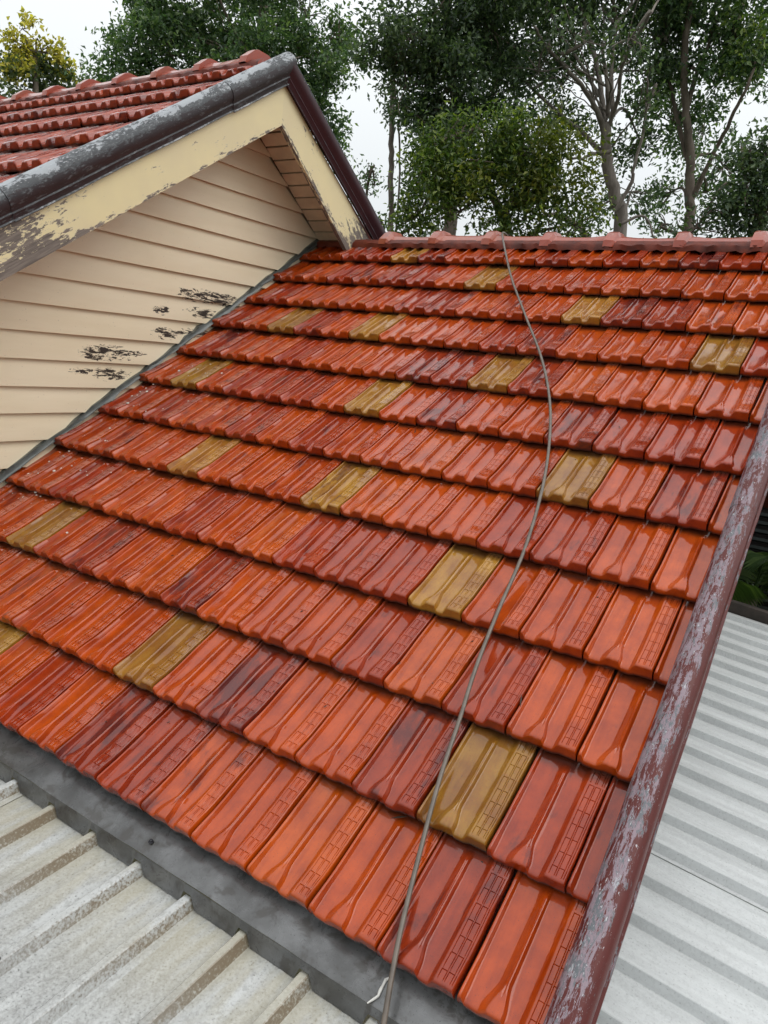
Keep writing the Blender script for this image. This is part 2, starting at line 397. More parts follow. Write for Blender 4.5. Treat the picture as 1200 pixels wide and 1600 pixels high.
KN = [(0, 0, 4), (1.5, 1.5, 8.5), (4, 4, 10), (7, 7, 10), (9, 9.5, 9.2), (14, 16, 1), (16.5, 19, .15), (21, 23, 0), (46, 38, 0), (65, 47, 0),
      (69.5, 51, .7), (83, 67, 9.3), (86, 72, 11), (87.5, 80, 11.6), (89.5, 89, 10.4), (91.5, 98, 11.6), (93.5, 106, 10.8), (97.5, 112, 1.2),
      (100, 116, .1), (118, 124, 0), (136, 134, 0), (140.5, 139, .8), (152, 151.5, 9.8), (155, 155, 11.4), (158, 158, 12)]
GR = [162.5, 176, 180.5, 194, 199.5]                  # grooves along the brick-pattern strip (mm)
KNX = []
for k in KN: KNX.append((k[0], k[1], k[2], 0))
for gx in GR: KNX += [(gx - 1.3, gx - 1.3, 12, 0), (gx, gx, 12, 1), (gx + 1.3, gx + 1.3, 12, 0)]
KNX += [(203.4, 203.4, 12, 0), (205.0, 205.0, 11, 0), (205.8, 205.8, 7.5, 0)]
BUMP = range(10, 19)                                # knots of the middle rib

def tile_mesh(name, variant, xmin=None, xmax=None, tglen=TG):
    ky = tglen / TG
    rows_g = [0.038 + 0.0425 * i for i in range(8)]
    ys = [0, 0.0006, 0.002, 0.0045, 0.008, 0.013, 0.02, 0.028, 0.05, 0.062, 0.074, 0.10, 0.14, 0.18, 0.22, 0.26, 0.285, 0.30, 0.315, 0.328, 0.345, 0.39]
    for q in rows_g: ys += [q - 0.0014, q, q + 0.0014]
    ys = sorted(set(round(y, 5) for y in ys))
    rr = random.Random(variant)
    ph = [rr.uniform(0, 6.28) for _ in range(4)]
    wa = 0.0007
    nx = len(KNX); V = []; F = []
    for y in ys:
        fan = smst(0.085, 0.012, y)
        amp = 1 - 0.35 * smst(0.20, 0.335, y) + 0.28 * smst(0.11, 0.02, y)
        bamp = smst(0.328, 0.298, y)
        base = 0.0375 * (1 - y / TG) - 0.0070 + 0.175 * y * (y - TG)      # slightly dished along its length
        rnd = 0.0
        if y < 0.013:
            t = (0.013 - y) / 0.013; rnd = 0.0075 * (1 - math.sqrt(max(0, 1 - t * t)))
        groove_y = any(abs(y - q) < 1e-4 for q in rows_g)
        near_g = [q for q in rows_g if -0.001 < y - q < 0.009]
        for i, (x0, x1, z, gv) in enumerate(KNX):
            x = (x0 + (x1 - x0) * fan) / 1000
            zz = z / 1000 * amp * 1.62
            if i in BUMP:
                zz *= bamp * (1 - 0.12 * fan)
            if i >= len(KN) - 1 and y > 0.012:
                if gv and (y > 0.018) and not (near_g and not groove_y): zz -= 0.0022
                elif groove_y and (0.162 < x < 0.1765 or 0.180 < x < 0.1945): zz -= 0.0022
            h = base + zz - rnd * 1.25 + wa * (math.sin(x * 31 + ph[0]) * math.sin(y * 17 + ph[1]) + 0.6 * math.sin(x * 70 + y * 26 + ph[2]))
            yy = y
            if y < 0.02:                                     # a front edge that is not ruler-straight
                yy = y + (0.0011 * math.sin(x * 55 + ph[3]) - 0.004 * (1 - zz / 0.012)) * (1 - y / 0.02) * 0.6
            V.append((x, yy * ky, h))
    ny = len(ys)
    for j in range(ny - 1):
        for i in range(nx - 1):
            a = j * nx + i; F.append((a, a + 1, a + nx + 1, a + nx))
    def skirt(idx, dz, rev, flat=None):
        b = len(V)
        for q in idx:
            x, y, z = V[q]
            V.append((x, y, (flat if flat is not None else z - dz)))
        for k in range(len(idx) - 1):
            f = (idx[k], b + k, b + k + 1, idx[k + 1]); F.append(f if rev else f[::-1])
    skirt(list(range(nx)), 0, True, 0.0045)                                   # front
    skirt([j * nx for j in range(ny)], 0.024, False)                          # left
    skirt([j * nx + nx - 1 for j in range(ny)], 0.024, True)                  # right
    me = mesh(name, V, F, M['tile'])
    if xmin is not None or xmax is not None:
        bm = bmesh.new(); bm.from_mesh(me)
        for lim, sgn in ((xmin, -1), (xmax, 1)):
            if lim is not None:
                bmesh.ops.bisect_plane(bm, geom=bm.verts[:] + bm.edges[:] + bm.faces[:], plane_co=(lim, 0, 0), plane_no=(sgn, 0, 0), clear_outer=True)
        bm.to_mesh(me); bm.free()
    me.shade_smooth(); me.set_sharp_from_angle(angle=R(36)); me.update()
    return me

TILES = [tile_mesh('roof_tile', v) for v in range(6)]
MUSTARD = {(1, -2), (1, -8), (3, -4), (5, -3), (6, -8), (7, -6), (8, -1), (9, -5), (10, -8), (8, -10), (8, -13), (6, -14), (4, -7), (4, -11), (2, -13), (0, -11), (11, -12)}
DARK = {(0, -7): 1, (0, -6): .6, (1, -6): 1, (1, -3): .9, (0, -1): .75, (1, -1): .5, (1, 0): .7, (2, -8): .9, (3, -6): .55, (6, -6): .8, (2, -4): .5, (5, -11): .5, (2, -2): .45,
        (9, -4): .9, (9, -3): .75, (11, -3): 1, (5, -1): .7, (6, -3): .8, (7, -8): .8, (7, -7): .7, (10, -11): .8, (11, -7): .8, (2, -11): .8, (6, -2): .5, (8, -12): .6, (8, -5): .7,
        (9, -9): .7, (9, -10): .6, (3, -5): .5, (4, -2): .5, (7, -5): .7, (11, -11): .8, (6, -10): .6, (5, -9): .5, (5, -14): .6, (3, -10): .5}
LIGHT = {(2, -3), (2, -9), (7, -4), (4, -6), (3, -8), (8, -9), (0, -3), (5, -6)}

def tile_colour(r, u, rnd):
    a = rnd.random() ** 1.5 * 0.7
    if (r, u) in MUSTARD:
        t = rnd.uniform(.82, 1.08); c = (0.35 * t, 0.158 * t * rnd.uniform(.92, 1.06), 0.020 * t); a = 0.7 if (r, u) == (4, -7) else rnd.uniform(.1, .5)
    elif (r, u) in DARK:
        d = DARK[(r, u)]; k = 0.40 * d
        c = tuple(p * (1 - k) + q * k for p, q in zip((0.37, 0.040, 0.004), (0.16, 0.017, 0.009))); a = 0.3 + 0.5 * d
    elif (r, u) in LIGHT:
        c = (0.45, 0.070, 0.004); a = 0.05
    else:
        t = rnd.random()
        c = (0.385 + 0.08 * t, 0.046 + 0.020 * t, 0.0015 + 0.0015 * t)
        if rnd.random() < 0.18: c = (0.33, 0.032, 0.003)
    return (c[0] * 0.9, c[1] * 0.9, c[2] * 0.9, a)

roof = empty('tiled_roof', (-1.5, 0, 0), 'wet glossy orange terracotta tiled roof slope with scattered mustard tiles', 'roof')
XEND = 0.20
rt = random.Random(3)
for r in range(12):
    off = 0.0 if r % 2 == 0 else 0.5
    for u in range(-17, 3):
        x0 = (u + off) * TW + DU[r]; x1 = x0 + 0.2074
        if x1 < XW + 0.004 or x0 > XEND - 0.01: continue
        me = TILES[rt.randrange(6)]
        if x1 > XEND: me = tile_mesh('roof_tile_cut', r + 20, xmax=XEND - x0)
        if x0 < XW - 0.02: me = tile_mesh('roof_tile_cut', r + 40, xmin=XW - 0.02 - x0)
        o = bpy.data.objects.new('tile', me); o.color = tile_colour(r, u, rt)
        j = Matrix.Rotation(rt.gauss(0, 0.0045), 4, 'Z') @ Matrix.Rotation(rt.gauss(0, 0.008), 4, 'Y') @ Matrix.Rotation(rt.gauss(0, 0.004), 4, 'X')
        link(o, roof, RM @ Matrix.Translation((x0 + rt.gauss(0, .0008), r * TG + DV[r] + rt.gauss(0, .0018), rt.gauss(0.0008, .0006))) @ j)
# dark deck below the tiles, on both slopes
d = MB()
d.box((XW - 0.02, 0.05, -0.075), (XEND - 0.03, RIDGE_S - 0.03, -0.028)); d.build('roof_deck', M['deck'], roof, mw=RM)
ry, rz = RIDGE_S * math.cos(P33), RIDGE_S * math.sin(P33)
d = MB(); d.box((XW - 0.02, 0.05, -0.09), (XEND - 0.03, 3.2, -0.02))
d.build('rear_slope', M['point'], roof, mw=Matrix.Translation((0, ry, rz)) @ Matrix.Rotation(-P33, 4, 'X'))

# ridge caps: angular saddles with a raised collar at each joint, bedded in red pointing
def ridge_cap_mesh(name, L, seed):
    rr = random.Random(seed)
    prof = [(-0.128, -0.080), (-0.120, -0.050), (-0.066, -0.010), (-0.040, 0.0), (0.040, 0.0), (0.066, -0.010), (0.120, -0.050), (0.128, -0.080)]
    st = [(-0.014, 1.30, .026), (0.0, 1.30, .028), (0.046, 1.30, .027), (0.060, 1.03, .003), (0.066, 1.02, 0.001), (0.16, 0.985, -.006), (0.28, 0.98, -.007), (L - 0.02, 1.0, -0.001), (L + 0.01, 1.0, 0)]
    V = []; F = []; n = len(prof)
    for (x, s, dz) in st:
        for (a, b) in prof: V.append((x + rr.gauss(0, .0006), a * (1 + (s - 1) * 0.7) + rr.gauss(0, .0008), b * s + dz + rr.gauss(0, .0008)))
    for i in range(len(st) - 1):
        for j in range(n - 1): F.append((i * n + j, (i + 1) * n + j, (i + 1) * n + j + 1, i * n + j + 1))
    F.append(tuple(range(n))); F.append(tuple((len(st) - 1) * n + j for j in range(n))[::-1])
    return mesh(name, V, F, M['ridge'])
CAPS = [ridge_cap_mesh('ridge_cap', 0.41, i) for i in range(3)]
CAPC = [(0.32, 0.046, 0.014, 1), (0.28, 0.042, 0.015, 1), (0.32, 0.065, 0.024, 1)]
def ridge(parent, xs, y, z, flip, rnd):
    for k, x in enumerate(xs):
        o = bpy.data.objects.new('ridge_cap', CAPS[k % 3]); o.color = CAPC[rnd.randrange(3)]
        mw = Matrix.Translation((x, y, z + rnd.gauss(0, .003))) @ Matrix.Rotation(rnd.gauss(0, .008), 4, 'Y')
        if flip: mw = mw @ Matrix.Rotation(math.pi, 4, 'Z')
        link(o, parent, mw)
rr_ = random.Random(5)
ridge(roof, [-2.655 + 0.409 * k for k in range(7)], ry, rz + 0.036, False, rr_)
def pointing(parent, x0, x1, y, z, name='pointing'):
    b = MB(); n = int((x1 - x0) / 0.03); pr = random.Random(8); V = []; F = []
    for i in range(n + 1):
        x = x0 + (x1 - x0) * i / n
        w = 0.012 * math.sin((x % TW) / TW * 6.28 * 2) + pr.gauss(0, .004)
        V += [(x, y - 0.112, z - 0.050), (x, y - 0.132 + pr.gauss(0, .002), z - 0.066), (x, y - 0.150 + pr.gauss(0, .004), z - 0.080 + w * 0.4), (x, y - 0.150 + pr.gauss(0, .003), z - 0.112 + w * 0.5)]
    for i in range(n):
        for j in range(3): F.append((i * 4 + j, i * 4 + j + 1, (i + 1) * 4 + j + 1, (i + 1) * 4 + j))
    b.v, b.f = V, F
    return b.build(name, M['point'], parent, 50)
pointing(roof, XW, 0.2, ry, rz + 0.045)

# half-round roll over the right verge, in two lengths
def roll_mesh(name, L, prof, mat, k0=1.0, k1=1.03, closed=True, seed=0):
    rr = random.Random(seed); n = len(prof); st = max(4, int(L / 0.05)); V = []; F = []
    for i in range(st + 1):
        t = i / st; s = k0 + (k1 - k0) * t
        dy, dz = 0.0009 * math.sin(t * L * 9 + seed), 0.0012 * math.sin(t * L * 7 + 2 * seed)
        for (a, b) in prof: V.append((t * L, a * s + dy + rr.gauss(0, .0002), b * s + dz + rr.gauss(0, .0002)))
    for i in range(st):
        for j in range(n): F.append((i * n + j, i * n + (j + 1) % n, (i + 1) * n + (j + 1) % n, (i + 1) * n + j))
    F.append(tuple(range(n))[::-1]); F.append(tuple(st * n + j for j in range(n)))
    return mesh(name, V, F, mat, 35)
def arc(r, a0, a1, n, cy=0, cz=0): return [(cy + r * math.cos(R(a0 + (a1 - a0) * i / n)), cz + r * math.sin(R(a0 + (a1 - a0) * i / n))) for i in range(n + 1)]
# local x up the slope, y to the left, z off the roof
vprof = arc(0.0425, -55, 205, 22) + [(-0.047, -0.026), (-0.047, -0.034), (0.0, -0.042)]
vprof = [(a, b) for a, b in vprof]
va, vb = Vector((0.213, -0.11, 0.052)), Vector((0.186, 4.12, 0.052))
vd = (vb - va).normalized()
vm = Matrix((( vd.x, -vd.y, 0, 0), (vd.y, vd.x, 0, 0), (0, 0, 1, 0), (0, 0, 0, 1)))
for (t0, t1, k0, k1, sd) in ((0.0, 1.905, 1.03, 1.0, 1), (1.88, 4.2, 1.05, 1.03, 2)):
    o = bpy.data.objects.new('verge_roll', roll_mesh('verge_roll', t1 - t0, vprof, M['maroon'], k0, k1, seed=sd))
    p = va + vd * t0
    link(o, roof, RM @ Matrix.Translation(p) @ vm)
    if sd == 2: o['label'] = 'upper length of the peeling maroon verge roll'
b = MB(); b.box((0.10, -0.02, -0.17), (0.135, 4.0, -0.03)); b.build('verge_board', M['darktimber'], roof, mw=RM)

# ------------------------------------------------------------------ upper house: gable wall, bargeboards, soffit, roof
AY, AZ = 2.44, 2.752                                # lower edge of the bargeboards at the apex
SL, SRlow, SRup = 0.6504, 0.786, 0.663
house = empty('gable_house', (-5.0, 1.5, GROUND), 'cream weatherboard house gable with peeling bargeboards and red tiled roof', 'house')
def gable_z(y): return AZ + 0.14 - (SL * (AY - y) if y < AY else 0.762 * (y - AY))
wall = MB()
YL = -1.6
wall.prism([(YL, GROUND), (6.2, GROUND), (6.2, 0.2), (AY, gable_z(AY) + 0.02), (YL, gable_z(YL) + 0.02)], lambda p, t: (t, p[0], p[1]), XW - 0.16, XW - 0.04)
wallo = wall.build('wall', M['wallcream'], house)
sp = 0.1447; z0 = 0.780 - sp * 5
wr = random.Random(4)
for k in range(22):
    zb = z0 + sp * k; zt = zb + sp + 0.012
    if zb > gable_z(AY) - 0.03: break
    yl = max(YL, AY - (AZ + 0.14 - zb) / SL) if zb > gable_z(YL) else YL
    yr_ = AY + (AZ + 0.14 - zb) / 0.762
    yr_ = min(yr_, zt / TAN + 0.25)
    if yr_ - yl < 0.1: continue
    # a board: bottom edge stands out, top edge tucked under the next; ends cut to the rake
    dz = [wr.gauss(0, .0012), wr.gauss(0, .0012)]
    yl2 = max(YL, AY - (AZ + 0.14 - zt) / SL) if zt > gable_z(YL) else YL
    yr2 = min(AY + (AZ + 0.14 - zt) / 0.762, zt / TAN + 0.25)
    if yr2 - yl2 < 0.02: yl2 = AY - 0.01; yr2 = AY + 0.01
    m_ = MB()
    n = max(2, int((yr_ - yl) / 0.15)); V = []; F = []
    for i in range(n + 1):
        t = i / n; yb = yl + (yr_ - yl) * t; yt = yl2 + (yr2 - yl2) * t
        wv = 0.0012 * math.sin(yb * 5 + k * 2.1); zz = zb + dz[0] + (dz[1] - dz[0]) * t + wr.gauss(0, .0005)
        V += [(XW - 0.024, yb, zz + 0.004), (XW - 0.004 + wv, yb, zz + 0.002), (XW + wv, yb, zz), (XW + 0.0005 + wv, yb, zz + 0.003), (XW - 0.026 + wv * 0.4, yt, zt), (XW - 0.032, yt, zt)]
    for i in range(n):
        for j in range(6): F.append((i * 6 + j, (i + 1) * 6 + j, (i + 1) * 6 + (j + 1) % 6, i * 6 + (j + 1) % 6))
    F.append((0, 1, 2, 3, 4, 5)); F.append(tuple(n * 6 + j for j in (5, 4, 3, 2, 1, 0)))
    m_.v, m_.f = V, F
    m_.build('weatherboard', M['board'], wallo, 30)
# bargeboards
def frame_left():
    L = math.hypot(1, SL); c, s = 1 / L, SL / L
    return c, s, Matrix(((0, 1, 0, XB), (-c, 0, -s, AY), (-s, 0, c, AZ), (0, 0, 0, 1)))
def frame_right(sl, y, z, x=XB):
    L = math.hypot(1, sl); c, s = 1 / L, sl / L
    return c, s, Matrix(((0, -1, 0, x), (c, 0, s, y), (-s, 0, c, z), (0, 0, 0, 1)))
c, s, FL = frame_left()
LB = (AY - YL) / c
b = MB(); b.prism([(0, 0), (LB, 0), (LB, 0.23), (-0.23 * s / c, 0.23)], lambda p, t: (p[0], t, p[1]), -0.032, 0.0)
o = b.build('bargeboard', M['bargeL'], house, mw=FL); o['label'] = 'near bargeboard, cream paint peeling to bare grey timber at its lower end'
c2, s2, FR = frame_right(SRlow, AY, AZ)
FRi = FR.inverted()
def loc(y, z): q = FRi @ Vector((XB, y, z)); return (q.x, q.z)
b = MB(); b.prism([loc(AY, AZ), loc(3.24, AZ - SRlow * 0.80), loc(3.53, 2.956 - SRup * (3.53 - 2.416) + 0.02), loc(AY, AZ + 0.24)], lambda p, t: (p[0], t, p[1]), 0.0, 0.032)
o = b.build('bargeboard', M['bargeR'], house, mw=FR); o['label'] = 'far bargeboard running down to the orange roof ridge'
# rolls over the bargeboards: tube with a folded flange over the face
def rprof(sg):
    a = arc(0.058, -48, 215, 22)
    fl = [(-0.040, -0.05), (0.012, -0.05), (0.012, -0.093), (0.019, -0.098), (0.024, -0.095), (0.020, -0.088), (0.024, -0.075), (0.034, -0.062), (0.032, -0.055)]
    q = a + fl
    return q if sg > 0 else [(-x, z) for x, z in q][::-1]
e0 = 0.290
for (t0, t1, k0, k1, sd) in ((-0.225, 0.40, 1.05, 1.05, 3), (0.37, 1.97, 1.0, 1.02, 4), (1.93, LB + 0.1, 0.96, 1.0, 5)):
    o = bpy.data.objects.new('barge_roll', roll_mesh('barge_roll', t1 - t0, rprof(1), M['zinc'], k0, k1, seed=sd))
    link(o, house, FL @ Matrix.Translation((t0, 0.003, e0)))
c3, s3, FU = frame_right(SRup, AY, AZ + 0.205)
o = bpy.data.objects.new('barge_roll', roll_mesh('barge_roll', 1.52, rprof(-1), M['zincR'], 1.05, 1.0, seed=7))
link(o, house, FU @ Matrix.Translation((-0.085, -0.003, 0.115)))
o['label'] = 'dark roll over the far bargeboard'
# soffit boards under the far overhang, open joints between them
so_ = MB()
c4, s4, FS = frame_right(0.762, AY, AZ + 0.14, XW)
so_.box((-0.05, -0.32, 0.030), (1.25, 0.02, 0.04)); so_o = so_.build('soffit', M['deck'], house, mw=FS)
k = 0
x = 0.0
while x < 1.12:
    b = MB(); b.box((x, -0.318, wr.gauss(0, .0008)), (x + 0.091, 0.0, 0.018)); b.build('soffit_board', M['soffit'], so_o, mw=FS); x += 0.1035
b = MB(); b.box((0.0, 0.0, 0.14), (LB, 0.335, 0.155)); b.build('soffit_lining', M['soffit'], house, mw=FL @ Matrix.Translation((0, -0.345, 0)))
# upper roof: tiles on the slope that faces us
ZR = 3.105
UM = Matrix.Translation((0, AY, ZR)) @ RM           # y measured down from the ridge as negative
up = MB(); up.box((-9.0, -4.6, -0.09), (XB - 0.09, -0.02, -0.03)); upo = up.build('upper_roof', M['deck'], house, mw=UM)
UG = 0.396
UT = [tile_mesh('upper_tile', 60 + v, tglen=UG) for v in range(4)]
ut = random.Random(9)
for r, sfront in enumerate([0.235, 0.635, 1.03, 1.415, 1.81, 2.205, 2.60]):
    off = 0.0 if r % 2 == 0 else 0.5
    n = 22 if r < 4 else 18
    for u in range(n):
        x0 = XB - 0.03 - (u + 1 + off) * TW + 0.5 * TW; x1 = x0 + 0.2074
        me = UT[ut.randrange(4)]
        if x1 > XB - 0.03: me = tile_mesh('upper_tile_cut', 80 + r, xmax=XB - 0.03 - x0, tglen=UG)
        o = bpy.data.objects.new('tile', me)
        t = ut.random(); o.color = (0.27 + 0.09 * t, 0.040 + 0.016 * t, 0.018, 0.2 + ut.random() * 0.6)
        link(o, upo, UM @ Matrix.Translation((x0, -sfront + ut.gauss(0, .003), 0)) @ Matrix.Rotation(ut.gauss(0, .004), 4, 'Y'))
d = MB(); d.box((-9.0, 0.03, -0.09), (XB - 0.09, 3.4, -0.02)); d.build('rear_slope', M['point'], house, mw=Matrix.Translation((0, AY, ZR)) @ Matrix.Rotation(-P33, 4, 'X'))
ridge(house, [XB - 0.20 - 0.409 * k for k in range(14)], AY, ZR + 0.05, True, rr_)
pointing(house, -9.0, XB - 0.09, AY, ZR + 0.05)
# lead flashing where the lower roof meets the wall
fl = MB(); n = 60; pr = random.Random(12); V = []; F = []
for i in range(n + 1):
    s_ = -0.02 + 4.05 * i / n; h = 0.058 + pr.gauss(0, .004) + (0.006 if (i // 5) % 2 else 0)
    V += [(XW + 0.016, s_, 0.036 + pr.gauss(0, .004)), (XW + 0.011, s_, 0.042 + pr.gauss(0, .003)), (XW + 0.007, s_, 0.046), (XW + 0.006, s_, h), (XW - 0.02, s_, h + 0.001)]
for i in range(n):
    for j in range(4): F.append((i * 5 + j, i * 5 + j + 1, (i + 1) * 5 + j + 1, (i + 1) * 5 + j)[::-1])
fl.v, fl.f = V, F
fl.build('flashing', M['lead'], house, 40, RM)

# ------------------------------------------------------------------ pale sheet roofs
def sheet_profile(n, P, h):
    pts = []
    for k in range(n):
        a = k * P
        pts += [(a, 0), (a + .030, 0), (a + .038, .0018), (a + .046, .0018), (a + .054, 0), (a + .080, 0), (a + .088, .0018), (a + .096, .0018), (a + .104, 0),
                (a + .134, 0), (a + .137, .001), (a + .148, h - .002), (a + .151, h), (a + .169, h), (a + .172, h - .002), (a + .183, .001), (a + .186, 0)]
    pts.append((n * P, 0)); return pts
def sheet(name, n, P, h, L0, L1, mat, parent, mw, seed):
    rr = random.Random(seed); pr = sheet_profile(n, P, h); st = 14; V = []; F = []; m_ = len(pr)
    for i in range(st + 1):
        y = L0 + (L1 - L0) * i / st
        for (x, z) in pr: V.append((x, y, z + 0.0012 * math.sin(y * 4 + x * 7 + seed)))
    for i in range(st):
        for j in range(m_ - 1): a = i * m_ + j; F.append((a, a + 1, a + m_ + 1, a + m_))
    b = len(V); V += [(x, y, z - 0.0015) for (x, y, z) in V]                      # sheet thickness
    F += [tuple(b + q for q in f[::-1]) for f in F]
    o = bpy.data.objects.new(name, mesh(name, V, F, mat, 18)); link(o, parent, mw); return o

LR = empty('metal_roof', (-1.5, -0.8, -0.18), 'weathered pale grey ribbed metal roof below the tile eave, stained with lichen', 'metal roof')
PL, HL = 0.2065, 0.033
LM = Matrix.Translation((0, -0.066, -0.116)) @ Matrix.Rotation(R(3.0), 4, 'X')
XR0 = -1.43 - 0.160                                   # so that ribs fall at -1.43 + k * PL
for k in range(-3, 2):
    sheet('roof_sheet', 4, PL, HL, -2.6, 0.0, M['sheetL'], LR, LM @ Matrix.Translation((XR0 + 4 * PL * k + PL * 0, 0, 0.0016 * (k % 2))), 30 + k)
# apron flashing with notches cut over the ribs
ap = MB(); xs = np.arange(-4.2, 0.18, 0.05); ar = random.Random(2)
sec = [(0.10, 0.022), (0.0, -0.022), (-0.060, -0.0475), (-0.066, -0.052)]
V = []; F = []
for i, x in enumerate(xs):
    w_ = 0.0015 * math.sin(x * 6) + 0.001 * math.sin(x * 23)
    for (y, z) in sec: V.append((float(x), y, z + w_))
for i in range(len(xs) - 1):
    for j in range(3): F.append((i * 4 + j, i * 4 + j + 1, (i + 1) * 4 + j + 1, (i + 1) * 4 + j))
ap.v, ap.f = V, F
apo = ap.build('apron_flashing', M['apron'], LR, 40)
lip = MB()
k = -14
while XR0 + PL * (k + 1) < 0.30:
    a = XR0 + PL * k
    prof = [(a + .190, -.112), (a + PL + .130, -.112), (a + PL + .143, -.112 + HL), (a + PL + .146, -.112 + HL + .006), (a + PL + .174, -.112 + HL + .006), (a + PL + .1775, -.112 + HL), (a + PL + .190, -.112)]
    top = -0.0525
    xsx = [p[0] for p in prof]
    for p, q in zip(prof[:-1], prof[1:]):
        lip.poly([(p[0], -0.073, p[1]), (q[0], -0.073, q[1]), (q[0], -0.0665, top), (p[0], -0.0665, top)])
    k += 1
lip.build('apron_drop', M['apron'], apo, 40)
def screw(parent, mw):
    b = MB(); b.tube([(0, 0, 0), (0, 0, .002), (0, 0, .0021), (0, 0, .007), (0, 0, .0085)], [.0085, .0080, .0048, .0046, .003], 10)
    return b.build('screw', M['screw'], parent, 40, mw)
for (kx, yy) in ((2, -0.42), (4, -0.62), (0, -0.62), (6, -0.52)):
    screw(LR, LM @ Matrix.Translation((XR0 + PL * kx + .160, yy, HL)))
screw(LR, Matrix.Translation((-1.01, -0.032, -0.0315)))
b = MB()                                              # cracked strip of sealant on the apron
sr = random.Random(6)
pts = [(-0.195 - 0.002 * i + sr.gauss(0, .003), 0.0 - 0.012 * i, -0.0185 - 0.0049 * i) for i in range(7)]
b.tube(pts, [.002, .004, .003, .004, .003, .003, .0015], 6); b.build('sealant', M['flake'], LR)

RR_ = empty('metal_roof', (1.2, 2.0, -0.2), 'clean white ribbed metal roof to the right of the maroon verge roll', 'metal roof')
B5 = R(5.0); PRr, HRr = 0.2, 0.033
def white_mat(x, y, z): return Matrix.Translation((x, y, z)) @ Matrix(((0, math.cos(B5), math.sin(B5), 0), (-1, 0, 0, 0), (0, -math.sin(B5), math.cos(B5), 0), (0, 0, 0, 1)))
zref = -0.165
yend = 4.32
for k in range(8):
    y = yend - 0.8 * k
    xs0 = -0.95 if y - 0.8 > -0.1 else 0.22
    sheet('roof_sheet', 4, PRr, HRr, xs0 - 0.3, 4.2, M['sheetR'], RR_, white_mat(0.3, y, zref + 0.0016 * (k % 2)), 50 + k)
b = MB(); b.box((-1.6, yend + 0.01, -0.26), (4.5, yend + 0.08, 0.015)); b.build('edge_beam', M['darktimber'], RR_, mw=Matrix.Translation((0.3, 0, zref + 0.06)) @ Matrix.Rotation(B5, 4, 'Y'))

# body of the lower wing below the tiles
lw = empty('wing_walls', (-2.0, 2.5, GROUND), 'plain rendered walls carrying the orange tiled roof', 'wall')
b = MB(); b.box((-3.2, 0.35, GROUND), (-1.0, 6.0, 0.05)); b.build('wall', M['wallcream'], lw)
b = MB(); b.prism([(0.40, 0.05), (5.95, 0.05), (ry, rz - 0.15)], lambda p, t: (t, p[0], p[1]), -1.1, -1.0); b.build('gable_infill', M['wallcream'], lw)

# ------------------------------------------------------------------ cable lying over the roof
CP = [(-1.775, 4.30, -0.10), (-1.768, 4.16, 0.035), (-1.745, 4.075, 0.075), (-1.70, 3.98, 0.080), (-1.60, 3.80, 0.055), (-1.419, 3.479, .05), (-1.141, 3.037, .05), (-0.907, 2.67, .05), (-0.737, 2.353, .05), (-0.62, 2.074, .05), (-0.516, 1.745, .05),
      (-0.44, 1.388, .05), (-0.405, 1.077, .05), (-0.372, 0.836, .05), (-0.335, 0.651, .05), (-0.301, 0.464, .05), (-0.254, 0.269, .05), (-0.206, 0.085, .047), (-0.17, -0.03, .042), (-0.13, -0.16, 0.02), (-0.06, -0.42, -0.02), (0.02, -0.8, -0.12)]
def catmull(P, m):
    P = [Vector(p) for p in P]; o = []
    for i in range(len(P) - 1):
        a, b, c_, d_ = P[max(i - 1, 0)], P[i], P[i + 1], P[min(i + 2, len(P) - 1)]
        for k in range(m):
            t = k / m
            o.append(0.5 * ((2 * b) + (c_ - a) * t + (2 * a - 5 * b + 4 * c_ - d_) * t * t + (3 * b - a - 3 * c_ + d_) * t ** 3))
    o.append(P[-1]); return o
cp = catmull([RM @ Vector(p) for p in CP], 6)
b = MB(); b.tube(cp, [0.0068] * len(cp), 10)
co = b.build('cable', M['cable'], None, 60); tag(co, 'grey brown rubber cable draped down the tiled roof from the ridge', 'cable')

# ------------------------------------------------------------------ flakes and litter lying on the tiles
def tile_h(x, s_):
    r = max(0, min(11, int(math.floor((s_ - 0.0) / TG))))
    y = s_ - r * TG - DV[r]; base = 0.0375 * (1 - y / TG) - 0.0070 + 0.175 * y * (y - TG)
    xl = ((x - DU[r]) / TW - (0 if r % 2 == 0 else .5)) % 1.0 * TW
    ks = [(k[0] / 1000, k[2] / 1000) for k in KN]
    z = 0.012 if xl > 0.158 else float(np.interp(xl, [k[0] for k in ks], [k[1] for k in ks]))
    return base + 1.62 * z * (1 - 0.35 * smst(0.20, 0.335, y))
fr = random.Random(21); b = MB()
for i in range(110):
    s_ = fr.uniform(0.7, 2.3); x = XW + 0.07 + abs(fr.gauss(0, 0.28)); rr0 = fr.choice([.0025, .0035, .005, .007, .009]); h = tile_h(x, s_) + 0.0035
    n = 5; a0 = fr.uniform(0, 6); e_ = fr.uniform(.4, 1)
    lo = [(x + rr0 * fr.uniform(.7, 1.2) * math.cos(a0 + 6.283 * k / n), s_ + e_ * rr0 * fr.uniform(.7, 1.2) * math.sin(a0 + 6.283 * k / n), h) for k in range(n)]
    k0 = len(b.v); b.v += lo + [(p[0], p[1], h - .0035) for p in lo]; b.f.append(tuple(k0 + k for k in range(n)))
    b.f += [(k0 + k, k0 + n + k, k0 + n + (k + 1) % n, k0 + (k + 1) % n) for k in range(n)]
o = b.build('paint_flakes', M['flake'], None, None, RM); tag(o, 'white paint flakes scattered on the tiles beside the gable wall', 'paint flakes', kind='stuff')
b = MB()
